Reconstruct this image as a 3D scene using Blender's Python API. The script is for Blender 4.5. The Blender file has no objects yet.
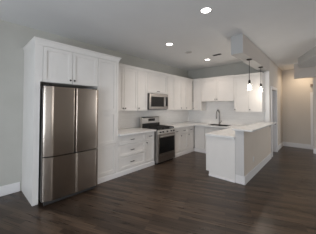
import bpy, math, random
from mathutils import Vector, Matrix
random.seed(4)
SC = bpy.context.scene
COL = SC.collection
PI = math.pi

# ------------------------------------------------------------------ camera
YAW, PITCH, ROLL = 0.7442, 0.0218, 0.0038
cam_d = bpy.data.cameras.new('camera')
cam = bpy.data.objects.new('camera', cam_d)
COL.objects.link(cam)
fwd = Vector((math.cos(YAW) * math.cos(PITCH), math.sin(YAW) * math.cos(PITCH), math.sin(PITCH)))
rt = Vector((math.sin(YAW), -math.cos(YAW), 0))
up = rt.cross(fwd)
rt, up = rt * math.cos(ROLL) + up * math.sin(ROLL), up * math.cos(ROLL) - rt * math.sin(ROLL)
mw_ = Matrix((rt, up, -fwd)).transposed().to_4x4()
mw_.translation = (0, 0, 1.53)
cam.matrix_world = mw_
cam_d.sensor_fit = 'HORIZONTAL'
cam_d.sensor_width = 36.0
cam_d.lens = 36.0 * 177.5 / 316.0
cam_d.shift_y = -14.0 / 316.0
cam_d.clip_start = 0.05
SC.camera = cam

# ------------------------------------------------------------------ world, exposure, daylight
SC.view_settings.view_transform = 'Standard'
SC.view_settings.look = 'None'
SC.view_settings.gamma = 1.0
SC.view_settings.use_curve_mapping = False
SC.view_settings.exposure = 0.06
world = bpy.data.worlds.new('world')
SC.world = world
world.use_nodes = True
bg = world.node_tree.nodes['Background']
bg.inputs[0].default_value = (0.80, 0.88, 1.0, 1)
bg.inputs[1].default_value = 1.0


def area_light(name, loc, rot, sx, sy, watts, color):
    d = bpy.data.lights.new(name, 'AREA')
    d.shape = 'RECTANGLE'
    d.size, d.size_y = sx, sy
    d.energy = watts
    d.color = color
    o = bpy.data.objects.new(name, d)
    o.location = loc
    o.rotation_euler = rot
    COL.objects.link(o)
    return o


# daylight from an inferred left window and two added rear windows, all unseen
UP = math.radians(25)      # upward tilt of a rear window light, added to brighten the ceiling
area_light('window_daylight', (-2.56, 0.6, 1.25), (0, -PI / 2, 0), 1.5, 2.8, 144, (0.82, 0.90, 1.0))
area_light('window_daylight', (-0.60, -3.56, 1.55), (PI / 2 + UP, 0, 0), 2.2, 1.6, 34, (1.0, 0.97, 0.93))
area_light('window_daylight', (6.75, -3.56, 1.55), (PI / 2 - UP * .2, 0, 0), 1.5, 1.6, 56, (0.96, 0.98, 1.0))


# ------------------------------------------------------------------ materials
def mat(name, color, rough=0.5, metal=0.0, spec=0.5, emit=None, estr=0.0):
    m = bpy.data.materials.new(name)
    m.use_nodes = True
    b = m.node_tree.nodes['Principled BSDF']
    b.inputs['Base Color'].default_value = (*color, 1)
    b.inputs['Roughness'].default_value = rough
    b.inputs['Metallic'].default_value = metal
    b.inputs['Specular IOR Level'].default_value = spec
    if emit:
        b.inputs['Emission Color'].default_value = (*emit, 1)
        b.inputs['Emission Strength'].default_value = estr
    return m


def noisy(m, c1, c2, scale=6.0, stretch=(1, 1, 1), bump=0.0, detail=3.0, lo=0.35, hi=0.65):
    """mottle the base colour between c1 and c2"""
    nt = m.node_tree
    b = nt.nodes['Principled BSDF']
    tc = nt.nodes.new('ShaderNodeTexCoord')
    mp = nt.nodes.new('ShaderNodeMapping')
    mp.inputs['Scale'].default_value = stretch
    n = nt.nodes.new('ShaderNodeTexNoise')
    n.inputs['Scale'].default_value = scale
    n.inputs['Detail'].default_value = detail
    r = nt.nodes.new('ShaderNodeValToRGB')
    r.color_ramp.elements[0].position = lo
    r.color_ramp.elements[1].position = hi
    r.color_ramp.elements[0].color = (*c1, 1)
    r.color_ramp.elements[1].color = (*c2, 1)
    L = nt.links.new
    L(tc.outputs['Object'], mp.inputs['Vector'])
    L(mp.outputs['Vector'], n.inputs['Vector'])
    L(n.outputs['Fac'], r.inputs['Fac'])
    L(r.outputs['Color'], b.inputs['Base Color'])
    if bump:
        bp = nt.nodes.new('ShaderNodeBump')
        bp.inputs['Strength'].default_value = bump
        bp.inputs['Distance'].default_value = 0.002
        L(n.outputs['Fac'], bp.inputs['Height'])
        L(bp.outputs['Normal'], b.inputs['Normal'])
    return m


M = {}
M['cab'] = noisy(mat('white_cabinet_paint', (.76, .73, .71), .38), (.735, .705, .67), (.765, .735, .70), 3.0)
M['wall'] = noisy(mat('grey_wall_paint', (.45, .455, .44), .75), (.455, .445, .405), (.485, .475, .435), 2.0, bump=.05)
M['wall_rear'] = mat('brown_rear_wall_paint', (.46, .41, .36), .8)  # unseen wall, its tone set for what the refrigerator's steel reflects
M['wall_hall'] = noisy(mat('greige_wall_paint', (.50, .44, .385), .75), (.60, .545, .485), (.62, .565, .505), 2.0, bump=.05)
M['halfwall'] = noisy(mat('greige_half_wall_paint', (.42, .38, .345), .7), (.64, .56, .48), (.66, .58, .50), 2.0, bump=.05)
M['ceil'] = noisy(mat('ceiling_paint', (.78, .78, .775), .85), (.77, .77, .765), (.79, .79, .785), 2.0)
M['halftrim'] = mat('grey_end_trim_paint', (.57, .55, .53), .5)
M['jamb'] = mat('white_jamb_paint', (.84, .83, .82), .45)
M['beamcore'] = mat('beam_core_paint', (.47, .465, .455), .8)
M['trim'] = mat('white_trim_paint', (.74, .72, .71), .4)
M['beam'] = mat('beam_paint', (.54, .49, .445), .8)
M['quartz'] = noisy(mat('white_quartz', (.78, .76, .74), .22), (.70, .69, .675), (.76, .75, .735), 9.0, detail=6, lo=.3, hi=.5)
M['steel_dark'] = mat('brushed_steel_trim', (.40, .385, .37), .3, 1.0)
M['black'] = mat('black_enamel', (.016, .016, .016), .35)
M['iron'] = mat('cast_iron', (.02, .019, .018), .6)
M['glass_black'] = mat('dark_oven_glass', (.008, .008, .008), .25, 0.0, .25)
M['bronze'] = mat('dark_bronze', (.045, .038, .034), .4, .6)
M['gasket'] = mat('dark_gasket', (.03, .028, .027), .7)
M['chrome'] = mat('brushed_nickel', (.26, .25, .24), .3, 1.0)
M['sinksteel'] = mat('sink_steel', (.085, .08, .078), .45, 1.0)
M['bulb'] = mat('lit_bulb', (1, .95, .88), .4, emit=(1.0, .93, .84), estr=14)
M['lens'] = mat('lit_downlight_lens', (1, 1, 1), .4, emit=(1.0, .95, .90), estr=9)
M['vent'] = mat('vent_metal', (.30, .29, .28), .6)
M['cover'] = mat('pale_cover', (.50, .48, .47), .7)
M['plastic'] = mat('white_plastic', (.66, .64, .62), .4)
M['rubber'] = mat('black_plastic', (.03, .03, .03), .5)
M['display'] = mat('dark_display', (.012, .012, .014), .15)
M['green'] = mat('display_digits', (.2, .5, .5), .4, emit=(.45, .9, .85), estr=.5)
M['doorpaint'] = mat('hall_door_paint', (.66, .64, .63), .45)
M['doordark'] = mat('brown_hall_door', (.22, .17, .14), .5)


def steel(name, base, rough):
    m = mat(name, base, rough, 1.0)
    nt = m.node_tree
    b = nt.nodes['Principled BSDF']
    tc = nt.nodes.new('ShaderNodeTexCoord')
    mp = nt.nodes.new('ShaderNodeMapping')
    mp.inputs['Scale'].default_value = (3, 3, 260)
    n = nt.nodes.new('ShaderNodeTexNoise')
    n.inputs['Scale'].default_value = 2.0
    n.inputs['Detail'].default_value = 2.0
    mr = nt.nodes.new('ShaderNodeMapRange')
    mr.inputs['To Min'].default_value = rough - .015
    mr.inputs['To Max'].default_value = rough + .02
    nt.links.new(tc.outputs['Object'], mp.inputs['Vector'])
    nt.links.new(mp.outputs['Vector'], n.inputs['Vector'])
    nt.links.new(n.outputs['Fac'], mr.inputs['Value'])
    nt.links.new(mr.outputs['Result'], b.inputs['Roughness'])
    return m


M['steel'] = steel('stainless_steel', (.46, .40, .345), .24)
M['steel_bright'] = steel('bright_stainless', (.58, .56, .54), .3)
M['steel_light'] = steel('range_stainless', (.37, .345, .325), .28)


def tile_mat():
    m = mat('pale_backsplash_tile', (.62, .62, .62), .25)
    nt = m.node_tree
    b = nt.nodes['Principled BSDF']
    tc = nt.nodes.new('ShaderNodeTexCoord')
    sx = nt.nodes.new('ShaderNodeSeparateXYZ')
    ad = nt.nodes.new('ShaderNodeMath'); ad.operation = 'ADD'
    cx = nt.nodes.new('ShaderNodeCombineXYZ')
    br = nt.nodes.new('ShaderNodeTexBrick')
    br.inputs['Scale'].default_value = 1.0
    br.inputs['Brick Width'].default_value = .15
    br.inputs['Row Height'].default_value = .075
    br.inputs['Mortar Size'].default_value = .0015
    br.inputs['Color1'].default_value = (.90, .88, .85, 1)
    br.inputs['Color2'].default_value = (.87, .85, .82, 1)
    br.inputs['Mortar'].default_value = (.77, .75, .72, 1)
    L = nt.links.new
    L(tc.outputs['Object'], sx.inputs[0])
    L(sx.outputs['X'], ad.inputs[0]); L(sx.outputs['Y'], ad.inputs[1])
    L(ad.outputs[0], cx.inputs['X']); L(sx.outputs['Z'], cx.inputs['Y'])
    L(cx.outputs[0], br.inputs['Vector'])
    L(br.outputs['Color'], b.inputs['Base Color'])
    return m


M['tile'] = tile_mat()


def floor_mat():
    m = mat('dark_stained_oak', (.05, .035, .03), .3, 0.0, .36)
    nt = m.node_tree
    b = nt.nodes['Principled BSDF']
    L = nt.links.new
    tc = nt.nodes.new('ShaderNodeTexCoord')
    mp = nt.nodes.new('ShaderNodeMapping')
    mp.inputs['Rotation'].default_value = (0, 0, -math.radians(112))
    L(tc.outputs['Object'], mp.inputs['Vector'])
    br = nt.nodes.new('ShaderNodeTexBrick')
    br.offset = .37
    br.inputs['Scale'].default_value = 1.0
    br.inputs['Brick Width'].default_value = .95
    br.inputs['Row Height'].default_value = .068
    br.inputs['Mortar Size'].default_value = .0016
    br.inputs['Bias'].default_value = 0.0
    br.inputs['Color1'].default_value = (.028, .018, .0125, 1)
    br.inputs['Color2'].default_value = (.086, .057, .039, 1)
    br.inputs['Mortar'].default_value = (.012, .009, .008, 1)
    L(mp.outputs['Vector'], br.inputs['Vector'])
    m2 = nt.nodes.new('ShaderNodeMapping')
    m2.inputs['Scale'].default_value = (1.4, 26, 1)
    L(mp.outputs['Vector'], m2.inputs['Vector'])
    n = nt.nodes.new('ShaderNodeTexNoise')
    n.inputs['Scale'].default_value = 1.6
    n.inputs['Detail'].default_value = 5
    L(m2.outputs['Vector'], n.inputs['Vector'])
    r = nt.nodes.new('ShaderNodeValToRGB')
    r.color_ramp.elements[0].position = .3
    r.color_ramp.elements[1].position = .7
    r.color_ramp.elements[0].color = (.55, .55, .55, 1)
    r.color_ramp.elements[1].color = (1.45, 1.43, 1.40, 1)
    L(n.outputs['Fac'], r.inputs['Fac'])
    mx = nt.nodes.new('ShaderNodeMix')
    mx.data_type = 'RGBA'; mx.blend_type = 'MULTIPLY'
    mx.inputs['Factor'].default_value = 1.0
    L(br.outputs['Color'], mx.inputs['A'])
    L(r.outputs['Color'], mx.inputs['B'])
    L(mx.outputs['Result'], b.inputs['Base Color'])
    mr = nt.nodes.new('ShaderNodeMapRange')
    mr.inputs['To Min'].default_value = .20
    mr.inputs['To Max'].default_value = .40
    L(n.outputs['Fac'], mr.inputs['Value'])
    L(mr.outputs['Result'], b.inputs['Roughness'])
    bp = nt.nodes.new('ShaderNodeBump')
    bp.inputs['Strength'].default_value = .25
    bp.inputs['Distance'].default_value = .002
    L(n.outputs['Fac'], bp.inputs['Height'])
    L(bp.outputs['Normal'], b.inputs['Normal'])
    return m


M['floor'] = floor_mat()


def shade_mat():
    m = bpy.data.materials.new('frosted_shade_glass')
    m.use_nodes = True
    nt = m.node_tree
    nt.nodes.clear()
    out = nt.nodes.new('ShaderNodeOutputMaterial')
    tr = nt.nodes.new('ShaderNodeBsdfTransparent')
    tl = nt.nodes.new('ShaderNodeBsdfTranslucent')
    tl.inputs[0].default_value = (.95, .95, .95, 1)
    gl = nt.nodes.new('ShaderNodeBsdfGlossy')
    gl.inputs['Roughness'].default_value = .1
    m1 = nt.nodes.new('ShaderNodeMixShader'); m1.inputs[0].default_value = .12
    m2 = nt.nodes.new('ShaderNodeMixShader'); m2.inputs[0].default_value = .06
    L = nt.links.new
    L(tr.outputs[0], m1.inputs[1]); L(tl.outputs[0], m1.inputs[2])
    L(m1.outputs[0], m2.inputs[1]); L(gl.outputs[0], m2.inputs[2])
    L(m2.outputs[0], out.inputs[0])
    return m


M['shade'] = shade_mat()


# ------------------------------------------------------------------ mesh helpers
class MB:
    def __init__(self):
        self.v, self.f, self.s = [], [], []

    def add(self, vs, fs, smooth=False):
        n = len(self.v)
        self.v += [tuple(p) for p in vs]
        self.f += [tuple(n + i for i in q) for q in fs]
        self.s += [smooth] * len(fs)
        return self

    def box(self, x0, x1, y0, y1, z0, z1):
        vs = [(x0, y0, z0), (x1, y0, z0), (x1, y1, z0), (x0, y1, z0),
              (x0, y0, z1), (x1, y0, z1), (x1, y1, z1), (x0, y1, z1)]
        fs = [(0, 3, 2, 1), (4, 5, 6, 7), (0, 1, 5, 4), (1, 2, 6, 5), (2, 3, 7, 6), (3, 0, 4, 7)]
        return self.add(vs, fs)

    def loft(self, loops, smooth=False, caps=True):
        n = len(loops[0])
        vs = [p for lp in loops for p in lp]
        fs = []
        for k in range(len(loops) - 1):
            for i in range(n):
                j = (i + 1) % n
                fs.append((k * n + i, k * n + j, (k + 1) * n + j, (k + 1) * n + i))
        self.add(vs, fs, smooth)
        if caps:
            self.add(loops[0], [tuple(range(n - 1, -1, -1))])
            self.add(loops[-1], [tuple(range(n))])
        return self

    def prism_x(self, prof, x0, x1, smooth=False):
        """closed (y,z) profile extruded along x"""
        return self.loft([[(x0, y, z) for y, z in prof], [(x1, y, z) for y, z in prof]], smooth)

    def prism_y(self, prof, y0, y1, smooth=False):
        return self.loft([[(x, y0, z) for x, z in prof], [(x, y1, z) for x, z in prof]], smooth)

    def prism_z(self, prof, z0, z1, smooth=False):
        return self.loft([[(x, y, z0) for x, y in prof], [(x, y, z1) for x, y in prof]], smooth)

    def lathe(self, prof, c=(0, 0, 0), axis='z', n=20, caps=True):
        """prof: (radius, height) along axis"""
        loops = []
        for r, h in prof:
            lp = []
            for i in range(n):
                a = 2 * PI * i / n
                p, q = r * math.cos(a), r * math.sin(a)
                if axis == 'z':
                    lp.append((c[0] + p, c[1] + q, c[2] + h))
                elif axis == 'y':
                    lp.append((c[0] + p, c[1] + h, c[2] + q))
                else:
                    lp.append((c[0] + h, c[1] + p, c[2] + q))
            loops.append(lp)
        return self.loft(loops, True, caps)

    def tube(self, pts, r, n=10):
        from mathutils import Vector
        P = [Vector(p) for p in pts]
        loops = []
        ref = Vector((0, 0, 1))
        d0 = (P[1] - P[0]).normalized()
        if abs(d0.dot(ref)) > .9:
            ref = Vector((1, 0, 0))
        u = d0.cross(ref).normalized()
        for i, p in enumerate(P):
            if i == 0: d = P[1] - P[0]
            elif i == len(P) - 1: d = P[-1] - P[-2]
            else: d = (P[i + 1] - P[i]).normalized() + (P[i] - P[i - 1]).normalized()
            d.normalize()
            u = (u - d * u.dot(d)).normalized()
            w = d.cross(u)
            loops.append([tuple(p + u * (r * math.cos(2 * PI * k / n)) + w * (r * math.sin(2 * PI * k / n))) for k in range(n)])
        return self.loft(loops, True)

    def build(self, name, m, parent=None, bevel=0.0):
        me = bpy.data.meshes.new(name)
        me.from_pydata(self.v, [], self.f)
        me.polygons.foreach_set('use_smooth', self.s)
        me.materials.append(m)
        me.update()
        import bmesh
        bm = bmesh.new(); bm.from_mesh(me)
        bmesh.ops.recalc_face_normals(bm, faces=bm.faces)
        bm.to_mesh(me); bm.free()
        o = bpy.data.objects.new(name, me)
        COL.objects.link(o)
        if parent: o.parent = parent
        if bevel:
            b = o.modifiers.new('bevel', 'BEVEL')
            b.width = bevel; b.segments = 2; b.limit_method = 'ANGLE'
        return o


def B(*a):
    return MB().box(*a)


def tag(o, label, cat, group=None):
    o['label'] = label
    o['category'] = cat
    if group: o['group'] = group
    return o


def thing(name, label, cat, loc=(0, 0, 0), rz=0.0, group=None):
    o = bpy.data.objects.new(name, None)
    o.empty_display_size = .1
    o.location = loc
    o.rotation_euler = (0, 0, rz)
    COL.objects.link(o)
    return tag(o, label, cat, group)


def struct(name, mb, m, parent=None, bevel=0.0):
    o = mb.build(name, m, parent, bevel)
    if not parent: o['kind'] = 'structure'
    return o


# ------------------------------------------------------------------ room shell
YB = 4.03          # back wall
XR = 6.22          # kitchen right wall
YH = 1.154         # hall wall / half wall plane facing the living side
XE = 8.60          # hall end wall
CH = 3.015
XL, YR_, XN = -2.5, -3.5, 7.87

struct('floor', B(XL - .15, XE + .15, YR_ - .15, YB + .15, -.12, 0), M['floor'])
struct('ceiling', B(XL - .15, XE + .15, YR_ - .15, YB + .15, CH, CH + .12), M['ceil'])
struct('wall_back', B(XL, XR, YB, YB + .12, 0, CH), M['wall'])
struct('wall_right', B(XR, XR + .12, YH + .15, YB + .12, 0, CH), M['wall'])
struct('wall_hall', MB().box(6.26, 6.49, YH, YH + .15, 0, CH).box(7.25, XE, YH, YH + .15, 0, CH).box(6.49, 7.25, YH, YH + .15, 2.1, CH), M['wall_hall'])
struct('wall_end', B(XE, XE + .12, -.6, YH + .15, 0, CH), M['wall_hall'])
struct('wall_near', B(XN, XE, -.6, .20, 0, CH), M['wall_hall'])
struct('wall_front_right', B(XN, XN + .12, YR_, -.6, 0, CH), M['wall'])


def wall_with_holes(name, axis, c, t, a0, a1, holes, m):
    """wall at c (thickness t outward) along a0..a1 with window openings (p0,p1,z0,z1)"""
    mb = MB()

    def put(p, q, z0, z1):
        if axis == 'x': mb.box(p, q, c - t, c, z0, z1)
        else: mb.box(c - t, c, p, q, z0, z1)
    cur = a0
    for p0, p1, z0, z1 in holes:
        put(cur, p0, 0, CH)
        put(p0, p1, 0, z0)
        put(p0, p1, z1, CH)
        cur = p1
    put(cur, a1, 0, CH)
    return struct(name, mb, m)


wall_with_holes('wall_rear', 'x', YR_, .12, XL, XN, [(-1.7, .5, .7, 2.4), (6.0, 7.5, .7, 2.4)], M['wall_rear'])
wall_with_holes('wall_left', 'y', XL, .12, YR_, YB, [(-.8, 2.0, .45, 2.05)], M['wall'])


def window(n, axis, c, p0, p1, z0, z1):
    mb = MB()
    w = .06
    bars = [(p0, p1, z0, z0 + w), (p0, p1, z1 - w, z1), (p0, p0 + w, z0 + w, z1 - w), (p1 - w, p1, z0 + w, z1 - w)]
    k = (p1 - p0) / 3
    for i in (1, 2): bars.append((p0 + k * i - .03, p0 + k * i + .03, z0 + w, z1 - w))
    for q0, q1, y0, y1 in bars:
        if axis == 'x': mb.box(q0, q1, c - .08, c - .03, y0, y1)
        else: mb.box(c - .08, c - .03, q0, q1, y0, y1)
    return struct('window_%d' % n, mb, M['trim'])


window(1, 'y', XL, -.8, 2.0, .45, 2.05)
window(2, 'x', YR_, -1.7, .5, .7, 2.4)  # added rear window, unseen, placed to shape the refrigerator's reflections
window(3, 'x', YR_, 6.0, 7.5, .7, 2.4)  # unseen window added to light the half wall and the refrigerator's right crease

# half wall and beam over the peninsula
struct('wall_half', B(3.75, 6.26, YH - .02, YH + .15, 0, 1.058), M['halfwall'])
struct('ceiling_beam', B(3.77, 6.26, YH, YH + .235, 2.63, CH), M['beamcore'])
struct('trim_5', B(3.77, 6.26, YH - .006, YH, 2.63, CH), M['beam'])
struct('trim_1', B(6.245, 6.26, YH + .005, YH + .15, 1.058, 2.63), M['jamb'])

struct('trim_4', B(3.734, 3.75, YH - .02, YH + .148, .17, 1.058), M['halftrim'])
# angled bulkhead and soffit in the hall
struct('ceiling_bulkhead', MB().prism_z([(5.30, -.093), (6.77, .503), (7.30, .503), (7.30, -.6), (5.30, -.6)], 2.80, CH), M['beamcore'])
struct('ceiling_soffit', B(7.60, 7.72, -.6, .679, 2.517, CH), M['beam'])


# baseboards: profile with a small step at the top
def baseboard(name, pts, h=.17):
    """pts: boxes (x0,x1,y0,y1)"""
    mb = MB()
    for x0, x1, y0, y1 in pts:
        mb.box(x0, x1, y0, y1, 0, h)
    return struct(name, mb, M['trim'], bevel=.006)


baseboard('baseboard_back', [(XL, .70, YB - .016, YB)])
baseboard('baseboard_half', [(3.734, 6.25, YH - .036, YH - .02), (3.734, 3.75, YH - .02, YH + .148)])
baseboard('baseboard_hall', [(7.35, XE - .016, YH - .016, YH)])
baseboard('baseboard_end', [(XE - .016, XE, .302, YH)])
baseboard('baseboard_near', [(XN - .016, XN, -.6, .216), (XN, XE - .03, .20, .216)])

# doors in the hall
d = struct('door_1', B(6.492, 7.248, YH + .105, YH + .145, .01, 2.098), M['doorpaint'])
cs = MB()
for a in ((6.40, 6.49, YH - .03, YH, 0, 2.1), (7.25, 7.34, YH - .03, YH, 0, 2.1), (6.40, 7.34, YH - .03, YH, 2.1, 2.19)):
    cs.box(*a)
cs.box(6.49, 6.505, YH, YH + .104, 0, 2.1).box(7.235, 7.25, YH, YH + .104, 0, 2.1)
cs.build('door_casing', M['trim'], d)
d = struct('door_2', B(XE - .012, XE - .002, .217, .222, .01, 2.0), M['doordark'])
cs = MB()
cs.box(XE - .025, XE, .222, .30, 0, 2.0); cs.box(XE - .025, XE, .217, .30, 2.0, 2.085)
cs.build('door_casing', M['trim'], d)

# backsplash tile
struct('trim_2', B(2.285, XR, YB - .008, YB, .929, 1.43), M['tile'])
o = struct('trim_3', B(XR - .008, XR, 1.30, YB - .008, .929, 1.73), M['tile'])

# ------------------------------------------------------------------ cabinet parts (local: x right, y into the wall, z up; front at y=0)


def shaker(x0, x1, z0, z1, name='door', parent=None, fr=.055, y=0.0, t=.02):
    mb = MB()
    g = .004
    x0 += g; x1 -= g; z0 += g; z1 -= g
    mb.box(x0, x0 + fr, y, y + t, z0, z1)
    mb.box(x1 - fr, x1, y, y + t, z0, z1)
    mb.box(x0 + fr, x1 - fr, y, y + t, z0, z0 + fr)
    mb.box(x0 + fr, x1 - fr, y, y + t, z1 - fr, z1)
    mb.box(x0 + fr, x1 - fr, y + .0135, y + t, z0 + fr, z1 - fr)
    e = .008
    for p, q, u, v in ((x0 + fr, x0 + fr + e, z0 + fr, z1 - fr), (x1 - fr - e, x1 - fr, z0 + fr, z1 - fr),
                       (x0 + fr + e, x1 - fr - e, z0 + fr, z0 + fr + e), (x0 + fr + e, x1 - fr - e, z1 - fr - e, z1 - fr)):
        mb.box(p, q, y + .007, y + t, u, v)
    return mb.build(name, M['cab'], parent)


def knob(x, z, parent, y=0.0):
    return MB().lathe([(.007, .0), (.006, -.012), (.014, -.016), (.017, -.022), (.014, -.029), (.002, -.031)],
                      (x, y, z), 'y', 14).build('knob', M['bronze'], parent)


def pull(x, z, parent, w=.105, y=0.0):
    mb = MB()
    a = w / 2
    mb.tube([(x - a, y - .026, z), (x - a * .6, y - .031, z), (x + a * .6, y - .031, z), (x + a, y - .026, z)], .0075, 8)
    for s in (-1, 1):
        mb.tube([(x + s * a * .78, y, z), (x + s * a * .78, y - .028, z)], .006, 8)
    return mb.build('pull', M['bronze'], parent)


def crown(parent, x0, x1, yb, z0, z1, off=.035, left=False, right=False, y0=0.0):
    """moulding lofted round the top of a cabinet"""
    prof = [(.0, 0), (.10, .05), (.25, .30), (.55, .70), (.92, .86), (1, .90), (1, 1)]
    loops = []
    for o_, h in prof:
        o2 = off * o_
        o3 = o2 * .45
        loops.append([(x0 - (o3 if left else 0), y0 - o2, z0 + (z1 - z0) * h), (x1 + (o2 if right else 0), y0 - o2, z0 + (z1 - z0) * h),
                      (x1 + (o2 if right else 0), yb, z0 + (z1 - z0) * h), (x0 - (o3 if left else 0), yb, z0 + (z1 - z0) * h)])
    return MB().loft(loops).build('crown_moulding', M['cab'], parent)


DA = YB - .002      # back of everything on the back wall
RZB = -PI / 2       # rotation of things on the right wall: local x -> -Y, local y -> +X
G_BASE = 'base cabinets'
G_UP = 'wall cabinets'

# --- tall cabinet round the refrigerator
YF = 3.279
x0 = .72
t = thing('refrigerator_cabinet', 'tall white cabinet surround built around the refrigerator, with two doors above it', 'cabinet', (x0, YF, 0))
W = 1.788 - x0
D = DA - YF
MB().box(0, .022, .02, D, 0, 2.515).build('side_panel', M['cab'], t)
MB().box(0, .080, 0, .02, 0, 1.928).build('stile', M['cab'], t)
MB().box(.022, W, .02, D, 1.928, 2.515).build('carcass', M['cab'], t)
MB().box(0, .11, 0, .02, 1.928, 2.53).box(.11, W, 0, .02, 2.505, 2.53).build('face_frame', M['cab'], t)
xm = 1.295 - x0
for a, b, kx in ((.11, xm, xm - .04), (xm, W, xm + .03)):
    dd = shaker(a, b, 1.928, 2.505, 'door', t)
    knob(kx, 1.992, dd)
crown(t, 0, W, D, 2.51, 2.607, .045, left=True)

# --- pantry
x0 = 1.788
t = thing('pantry_cabinet', 'tall narrow white pantry cabinet standing right of the refrigerator', 'cabinet', (x0, YF, 0))
W = 2.277 - x0
MB().box(0, W, .02, D, .0, 2.525).build('carcass', M['cab'], t)
MB().box(W - .05, W, 0, .02, .1, 2.53).box(0, W - .05, 0, .02, 2.505, 2.53).build('face_frame', M['cab'], t)
shaker(0, W - .05, 1.428, 2.505, 'door', t)
shaker(0, W - .05, .742, 1.425, 'door', t)
shaker(0, W - .05, .125, .739, 'door', t)
crown(t, 0, W, D, 2.51, 2.607, .045, right=True)
MB().prism_x([(-.012, 0), (-.012, .085), (-.004, .1), (.02, .1), (.02, 0)], 0, W).build('base_moulding', M['trim'], t)


def base_mould(t, w):
    return MB().prism_x([(-.012, 0), (-.012, .085), (-.004, .1), (.02, .1), (.02, 0)], 0, w).build('base_moulding', M['trim'], t)


BT = .885
# --- base cabinets left of the range
x0 = 2.279
t = thing('base_cabinet', 'white base cabinet with three stacked drawers beside the pantry', 'cabinet', (x0, YF, 0), 0, G_BASE)
W = 3.098 - x0
MB().box(0, W - .001, .02, D, 0, BT).build('carcass', M['cab'], t)
MB().box(0, .022, 0, .02, .1, BT).build('stile', M['cab'], t)
for z0, z1 in ((.672, .873), (.404, .669), (.125, .401)):
    dd = shaker(.022, W, z0, z1, 'drawer_front', t, fr=.05)
    pull((W + .022) / 2 - .03, (z0 + z1) / 2 + (.0 if z1 > .8 else .0), dd)
base_mould(t, W)

t = thing('base_cabinet', 'narrow white base cabinet with one drawer over one door, left of the range', 'cabinet', (3.098, YF, 0), 0, G_BASE)
W = 3.425 - 3.098
MB().box(0, W, .02, D, 0, BT).build('carcass', M['cab'], t)
pull(W / 2, .775, shaker(0, W, .672, .873, 'drawer_front', t, fr=.045))
knob(.04, .62, shaker(0, W, .125, .669, 'door', t))
base_mould(t, W)

# --- base cabinets right of the range
xs = [(4.196, 4.607, 'white base cabinet with drawer and door just right of the range', None),
      (4.607, 5.035, 'white drawer and door base cabinet second from the range', .04),
      (5.035, 5.412, 'white base cabinet with drawer and door in the inner corner', .04)]
for a, b, lab, kx in xs:
    t = thing('base_cabinet', lab, 'cabinet', (a, YF, 0), 0, G_BASE)
    W = b - a
    MB().box(0, W, .02, D, 0, BT).build('carcass', M['cab'], t)
    pull(W / 2, .775, shaker(0, W, .672, .873, 'drawer_front', t, fr=.045))
    dd = shaker(0, W, .125, .669, 'door', t)
    if kx: knob(kx, .62, dd)
    base_mould(t, W)

# --- base cabinets on the right wall
XF = 5.426
DB = XR - .002 - XF
t = thing('base_cabinet', 'narrow white base cabinet in the corner left of the sink cabinet', 'cabinet', (XF, YF - .012, 0), RZB, G_BASE)
W = YF - .012 - 2.875
MB().box(0, W, .02, DB, 0, BT).build('carcass', M['cab'], t)
shaker(0, W, .125, .873, 'door', t)
base_mould(t, W)
t = thing('sink_cabinet', 'white base cabinet holding the sink on the right kitchen wall', 'cabinet', (XF, 2.873, 0), RZB)
W = 2.873 - 1.99
cb = MB()
cb.box(0, .018, .02, DB, 0, BT); cb.box(W - .018, W, .02, DB, 0, BT); cb.box(.018, W - .018, .02, .04, 0, BT)
cb.box(.018, W - .018, DB - .02, DB, 0, BT); cb.box(.018, W - .018, .04, DB - .02, 0, .12)
cb.build('carcass', M['cab'], t)
shaker(0, W, .70, .873, 'false_drawer_front', t, fr=.045)
shaker(0, W / 2, .125, .697, 'door', t); shaker(W / 2, W, .125, .697, 'door', t)
base_mould(t, W)

# --- peninsula cabinet
t = thing('peninsula_cabinet', 'white peninsula base cabinet with plain end panel against the grey half wall', 'cabinet', (3.734, YH + .152, 0))
prof = [(0, 0), (.57, 0), (.57, .10), (.64, .10), (.64, BT), (0, BT)]
MB().prism_x(prof, 0, .02).build('end_panel', M['cab'], t)
MB().prism_x(prof, .02, 1.65).build('carcass', M['cab'], t)
MB().prism_y([(-.014, 0), (-.014, .02), (-.006, .035), (0, .035), (0, 0)], -.001, .57).build('shoe_moulding', M['trim'], t)

# --- countertops
c = B(2.28, 3.427, 3.21, YB - .01, BT + .002, .928).build('countertop', M['quartz'], bevel=.003)
tag(c, 'short white quartz countertop between the pantry and the range', 'countertop')
c = MB()
z0, z1 = BT + .002, .928
SX0, SX1, SY0, SY1 = 5.52, 5.98, 2.19, 2.84
c.box(4.193, XR - .01, 3.21, YB - .01, z0, z1)
c.box(5.365, XR - .01, SY1, 3.21, z0, z1)
c.box(5.365, SX0, SY0, SY1, z0, z1)
c.box(SX1, XR - .01, SY0, SY1, z0, z1)
c.box(5.365, XR - .01, YH + .153, SY0, z0, z1)
c.box(3.705, 5.365, YH + .153, 1.955, z0, z1)
c = c.build('countertop', M['quartz'])
tag(c, 'long white quartz countertop running around the sink and over the peninsula', 'countertop')
c = MB().box(3.68, 6.18, .965, YH + .19, 1.06, 1.092).build('bar_countertop', M['quartz'], bevel=.004)
tag(c, 'raised white quartz bar top resting on the grey half wall', 'countertop')
c = MB()
c.box(6.11, 6.14, .98, YH - .021, 1.03, 1.059); c.prism_x([(YH - .021, 1.03), (YH - .045, 1.03), (YH - .021, .93)], 6.11, 6.14)
c = c.build('shelf_bracket', M['bronze'])
tag(c, 'small dark bracket under the far end of the bar top', 'bracket')

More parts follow.
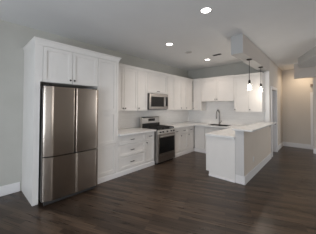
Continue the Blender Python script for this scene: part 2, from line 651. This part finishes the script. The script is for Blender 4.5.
# --- sink and faucet
t = thing('kitchen_sink', 'stainless sink set in the white countertop', 'sink', (SX0, SY0, .713))
w, h = SX1 - SX0, SY1 - SY0
b = MB()
b.box(.001, .012, .001, h - .001, 0, .217); b.box(w - .012, w - .001, .001, h - .001, 0, .217)
b.box(.012, w - .012, .001, .012, 0, .217); b.box(.012, w - .012, h - .012, h - .001, 0, .217); b.box(.012, w - .012, .012, h - .012, 0, .01)
b.build('basin', M['sinksteel'], t)
MB().lathe([(.04, .0), (.04, .004), (.01, .003)], (w / 2, h / 2, .01)).build('drain', M['steel_dark'], t)
t = thing('kitchen_faucet', 'tall gooseneck pull-down kitchen faucet behind the sink', 'faucet', (6.07, 2.65, .928))
MB().lathe([(.032, 0), (.032, .006), (.024, .012), (.022, .075), (.016, .085)]).build('base', M['chrome'], t)
arc = [(0, 0, .08), (0, 0, .36)] + [(-.115 + .115 * math.cos(a), 0, .36 + .14 * math.sin(a)) for a in [PI * k / 10 for k in range(1, 11)]] + [(-.232, 0, .31)]
MB().tube(arc, .017, 12).build('spout', M['chrome'], t)
MB().lathe([(.014, 0), (.019, -.01), (.02, -.10), (.015, -.12)], (-.232, 0, .32)).build('spray_head', M['chrome'], t)
MB().tube([(0, 0, .055), (0, -.045, .06), (0, -.07, .10), (0, -.078, .13)], .009, 8).build('handle', M['chrome'], t)

# ------------------------------------------------------------------ wall cabinets
YU = 3.57
DU = DA - YU
UT, UC = 2.50, 2.575
UBZ = 1.425


def upper(a, b, lab, doors, z0=UBZ, rz=0.0, at=None, depth=DU, left=False, right=False, pullz=None, name='wall_cabinet', ct=UC):
    t = thing(name, lab, 'cabinet', at or (a, YU, z0), rz, G_UP)
    W = b - a
    H = ct - .075 - z0
    MB().box(0, W, .02, depth, 0, H + .02).build('carcass', M['cab'], t)
    MB().box(0, W, 0, .02, H, H + .03).build('top_rail', M['cab'], t)
    for p, q, kx in doors:
        dd = shaker(p, q, 0, H, 'door', t, fr=.055)
        if kx is not None: knob(kx, .068, dd)
        elif pullz is not None: pull((p + q) / 2, pullz, dd, .11)
    crown(t, 0, W, depth, H + .02, ct - z0, .03, left, right)
    return t


upper(2.29, 3.083, 'white two-door wall cabinet beside the tall pantry', [(0, .355, .32), (.355, .793, .39)])
upper(3.085, 3.445, 'narrow white one-door wall cabinet left of the microwave', [(0, .36, .035)])
upper(3.447, 4.297, 'short white wall cabinet over the microwave with one pull', [(0, .85, None)], z0=1.925, pullz=.06)
upper(4.299, 5.403, 'white wall cabinet right of the microwave with three narrow doors', [(0, .386, None), (.386, .78, .745), (.78, 1.104, 1.07)])
XU = 5.81
DUB = XR - .002 - XU
upper(5.405, XU, 'plain white corner wall cabinet left of the sink wall', [(0, .40, None)])
upper(0, .337, 'narrow white wall cabinet in the corner left of the sink', [(.0, .337, .035)], rz=RZB, at=(XU, 3.55, 1.41), depth=DUB, z0=1.41, ct=2.578)
upper(0, 1.155, 'short white two-door wall cabinet above the sink', [(0, .565, .53), (.565, 1.155, .60)], z0=1.73, rz=RZB, at=(XU, 3.211, 1.73), depth=DUB, ct=2.565)
upper(0, .795, 'white two-door wall cabinet behind the hanging pendants', [(0, .435, .035), (.435, .795, .47)], z0=1.39, rz=RZB, at=(XU, 2.054, 1.39), depth=DUB, ct=2.548)

# ------------------------------------------------------------------ refrigerator
t = thing('refrigerator', 'large stainless french-door refrigerator with bottom freezer drawer', 'refrigerator', (.808, 3.08, 0))
FW = .905
D_ = DA - .03 - 3.08
MB().box(.012, FW - .012, .095, D_, .05, 1.82).build('cabinet_body', M['steel_dark'], t)
MB().box(.03, FW - .03, .05, .094, .015, .085).build('toe_grille', M['gasket'], t)
MB().box(.02, FW - .02, .08, .094, .09, 1.84).build('door_gasket', M['gasket'], t)


def fridge_door(name, x0, x1, z0, z1, lb, rb, streak_ridge=None):
    """contoured steel door: near-flat face, bevelled back to the edge over widths lb (left) and rb (right)"""
    w = x1 - x0
    pr = []

    def side(bw):
        # (distance from edge, setback), edge first
        sl = .38 if bw > .05 else .9
        r = .012 if bw > .05 else .006
        d = bw * sl
        pts = [(0, d + .022), (.002, d + .012), (.006, d + .004), (.012, d)] if bw > .05 else [(0, d + .014), (.002, d + .006), (.005, d)]
        e0 = pts[-1][0]
        for k in range(1, 4):
            q = k / 4
            pts.append((e0 + (bw - r - e0) * q, d + (sl * r / 2 - d) * q))
        for k in range(0, 6):      # rounded crease
            q = k / 5
            pts.append((bw - r + 2 * r * q, sl * r / 2 * (1 - q) ** 2))
        return pts
    L_ = side(lb)
    R_ = side(rb)
    C_ = []
    if streak_ridge is not None:      # central bump added so the drawer catches a bright vertical streak
        C_ = [(streak_ridge - .05 + .01 * k, -.007 * math.sin(PI * k / 10) ** 2) for k in range(11)]
    pr = [(x0, .06)] + [(x0 + p, y) for p, y in L_] + C_ + [(x1 - p, y) for p, y in reversed(R_)] + [(x1, .06), (x1, .078), (x0, .078)]
    mb = MB()
    mb.loft([[(x, y, z0) for x, y in pr], [(x, y, z1) for x, y in pr]], True)
    o = mb.build(name, M['steel'], t)
    o.data.polygons.foreach_set('use_smooth', [abs(p.normal.z) < .5 and p.center.y < .058 for p in o.data.polygons])
    return o


mid = FW / 2 + .018
fridge_door('door', 0, mid - .006, .757, 1.845, .135, .020)
fridge_door('door', mid + .006, FW, .757, 1.845, .020, .06)
fridge_door('freezer_drawer', 0, FW, .075, .740, .135, .06, mid)
for hx in (.02, FW - .075):
    MB().box(hx, hx + .055, .045, .16, 1.846, 1.868).build('hinge_cover', M['rubber'], t)
for fx in (.07, FW - .11):
    MB().lathe([(.02, 0), (.02, .05)], (fx, .2, 0)).build('foot', M['rubber'], t)

# ------------------------------------------------------------------ range
t = thing('gas_range', 'stainless gas range with black cooktop between the base cabinets', 'range', (3.452, 3.165, 0))
RW = .738
RD = .80
MB().box(.0, RW, .05, .70, .03, .895).build('body', M['steel_dark'], t)
MB().box(.02, RW - .02, .06, .5, .0, .03).build('toe_base', M['black'], t)
MB().box(.005, RW - .005, .0, .05, .055, .225).build('storage_drawer', M['steel_light'], t, .004)
dd = MB().box(.005, RW - .005, .0, .05, .235, .79).build('oven_door', M['steel_light'], t, .004)
MB().box(.05, RW - .05, -.003, .0, .285, .70).build('oven_window', M['glass_black'], dd)
hb = MB()
hb.tube([(.05, -.045, .745), (RW - .05, -.045, .745)], .015, 12)
for hx in (.08, RW - .08): hb.tube([(hx, 0, .745), (hx, -.045, .745)], .010, 8)
hb.build('handle', M['steel_bright'], dd)
cp = MB().prism_x([(.0, .80), (.05, .80), (.05, .905), (.022, .905)], .0, RW).build('control_panel', M['steel_bright'], t)
for kx in (.09, .20, .375, .55, .66):
    MB().lathe([(.02, .012), (.02, -.008), (.017, -.03), (.001, -.032)], (kx, .008, .852), 'y', 16).build('knob', M['rubber'], t)
MB().box(.0, RW, .03, .62, .896, .915).build('cooktop', M['black'], t, .003)
for bx, by in ((.19, .18), (.56, .18), (.19, .47), (.56, .47), (.375, .33)):
    MB().lathe([(.05, 0), (.05, .008), (.034, .010), (.034, .02), (.001, .022)], (bx, by, .915), n=18).build('burner', M['iron'], t)
for gx0, gx1 in ((.02, .255), (.262, .488), (.495, .73)):
    g = MB()
    for gy in (.06, .18, .32, .46, .59): g.box(gx0, gx1, gy - .007, gy + .007, .945, .963)
    for gx in (gx0 + .007, (gx0 + gx1) / 2, gx1 - .007): g.box(gx - .007, gx + .007, .053, .597, .9445, .9625)
    for gx in (gx0 + .007, gx1 - .007):
        for gy in (.06, .59): g.box(gx - .008, gx + .008, gy - .008, gy + .008, .915, .95)
    g.build('grate', M['iron'], t)
bgd = MB().prism_x([(.625, .915), (.705, .915), (.705, 1.232), (.66, 1.232), (.635, 1.197)], 0, RW).build('backguard', M['steel_bright'], t, .004)
MB().box(.0, RW, .62, .625, .915, 1.045).build('backguard_lower_panel', M['black'], bgd)
MB().box(.25, .53, .628, .648, 1.10, 1.18).build('display', M['display'], bgd)
for k in range(5):
    MB().lathe([(.006, .0), (.006, -.004)], (.29 + .05 * k, .628, 1.125), 'y', 8).build('button', M['vent'], bgd)

# ------------------------------------------------------------------ microwave
t = thing('microwave_oven', 'stainless over-the-range microwave with dark glass door', 'microwave', (3.447, 3.49, 1.462))
MW, MH = .808, .445
MB().box(0, MW, .03, DA - 3.49, 0, MH).build('body', M['black'], t)
dd = MB().box(0, .65, .0, .03, .0, MH).build('door', M['steel_light'], t, .004)
MB().box(.06, .60, -.003, .0, .075, .36).build('door_window', M['glass_black'], dd)
h_ = MB().tube([(.628, -.035, .06), (.628, -.035, .37)], .011, 10)
for hz in (.08, .35): h_.tube([(.628, 0, hz), (.628, -.035, hz)], .008, 8)
h_.build('handle', M['steel_light'], dd)
cp = MB().box(.652, MW, .0, .03, .0, MH).build('control_panel', M['steel_light'], t, .004)
MB().box(.672, MW - .02, -.002, .0, .09, .37).build('keypad', M['display'], cp)
MB().box(.03, MW - .03, .05, .3, -.01, 0).build('vent_grille', M['rubber'], t)

# ------------------------------------------------------------------ lamps


def downlight(x, y, lab, watts):
    t = thing('recessed_light', lab, 'ceiling light', (x, y, CH), 0, 'recessed ceiling lights')
    MB().lathe([(.072, -.001), (.075, -.008), (.092, -.006), (.094, 0)], n=28, caps=False).build('trim_ring', M['plastic'], t)
    MB().lathe([(.074, -.003), (.04, -.006), (.001, -.007)], n=28, caps=False).build('lens', M['lens'], t)
    l = bpy.data.lights.new('downlight_glow', 'SPOT')
    l.energy = watts; l.color = (1.0, .87, .76); l.spot_size = math.radians(150); l.spot_blend = 1.0; l.shadow_soft_size = .07
    lo = bpy.data.objects.new('downlight_glow', l)
    lo.location = (0, 0, -.03); lo.parent = t
    COL.objects.link(lo)


downlight(2.474, 1.285, 'large round lit recessed light in the ceiling nearest the viewer', 47)
downlight(3.247, 2.627, 'round lit recessed light in the ceiling in front of the microwave', 47)
downlight(5.106, 2.611, 'small round lit recessed light in the ceiling near the ceiling vent', 47)


def pendant(x, y, drop, lab, watts):
    t = thing('pendant_light', lab, 'pendant light', (x, y, 2.63), 0, 'pendants over the bar')
    MB().lathe([(.055, 0), (.06, -.012), (.045, -.024), (.008, -.03)], n=20).build('canopy', M['bronze'], t)
    MB().lathe([(.006, -.028), (.006, -drop + .06)], n=8).build('cord', M['bronze'], t)
    MB().lathe([(.008, -drop + .07), (.024, -drop + .055), (.026, -drop - .02), (.018, -drop - .03)], n=16).build('socket', M['bronze'], t)
    MB().lathe([(.025, -drop - .012), (.030, -drop - .035), (.046, -drop - .075), (.050, -drop - .11), (.044, -drop - .145), (.034, -drop - .17)],
               n=24, caps=False).build('glass_shade', M['shade'], t)
    MB().lathe([(.012, -drop - .03), (.016, -drop - .06), (.026, -drop - .085), (.028, -drop - .105), (.02, -drop - .125), (.001, -drop - .134)],
               n=20).build('bulb', M['bulb'], t)
    l = bpy.data.lights.new('bulb_glow', 'POINT')
    l.energy = watts; l.color = (1.0, .90, .78); l.shadow_soft_size = .035
    lo = bpy.data.objects.new('bulb_glow', l)
    lo.location = (0, 0, -drop - .175); lo.parent = t
    COL.objects.link(lo)


pendant(4.39, 1.205, .545, 'nearer pendant light hanging over the bar from the beam', 7)
pendant(5.44, 1.205, .52, 'farther pendant light hanging over the bar from the beam', 7)

# hall downlight behind the soffit
t = thing('hall_downlight', 'warm recessed downlight in the hall ceiling behind the soffit', 'ceiling light', (8.12, .52, CH))
MB().lathe([(.06, -.001), (.062, -.008), (.078, -.006), (.08, 0)], n=24, caps=False).build('trim_ring', M['plastic'], t)
MB().lathe([(.062, -.003), (.03, -.006), (.001, -.007)], n=24, caps=False).build('lens', M['lens'], t)
l = bpy.data.lights.new('hall_glow', 'SPOT')
l.energy = 35; l.color = (1.0, .82, .60); l.spot_size = math.radians(165); l.spot_blend = 1.0; l.shadow_soft_size = .06
lo = bpy.data.objects.new('hall_glow', l)
lo.location = (0, 0, -.03); lo.parent = t
COL.objects.link(lo)

# ------------------------------------------------------------------ small fittings
t = thing('ceiling_vent', 'grey slotted vent in the ceiling beside the farthest recessed light', 'vent', (4.80, 2.157, CH))
MB().box(-.05, .05, -.12, .12, -.008, 0).build('frame', M['vent'], t)
for k in range(5): MB().box(-.04 + .018 * k, -.03 + .018 * k, -.105, .105, -.013, -.008).build('slat', M['gasket'], t)
c = MB().lathe([(.09, 0), (.088, -.008), (.02, -.014), (.001, -.0145)], (4.067, 2.63, CH), n=24).build('ceiling_cover', M['cover'])
tag(c, 'faint pale round cover flush in the ceiling between two lit recessed lights', 'cover')
t = thing('wall_outlet', 'white electrical outlet low on the grey half wall', 'outlet', (4.40, YH - .02, .37))
MB().box(-.036, .036, -.006, 0, -.057, .057).build('cover_plate', M['plastic'], t, .002)
for z in (-.022, .022): MB().lathe([(.016, -.006), (.015, -.0085)], (0, 0, z), 'y', 14).build('socket', M['trim'], t)
c = MB().box(XE - .05, XE, .205, .29, 2.30, 2.39).build('door_chime', M['doordark'], bevel=.005)
tag(c, 'small dark box high on the hall end wall under the soffit', 'door chime')
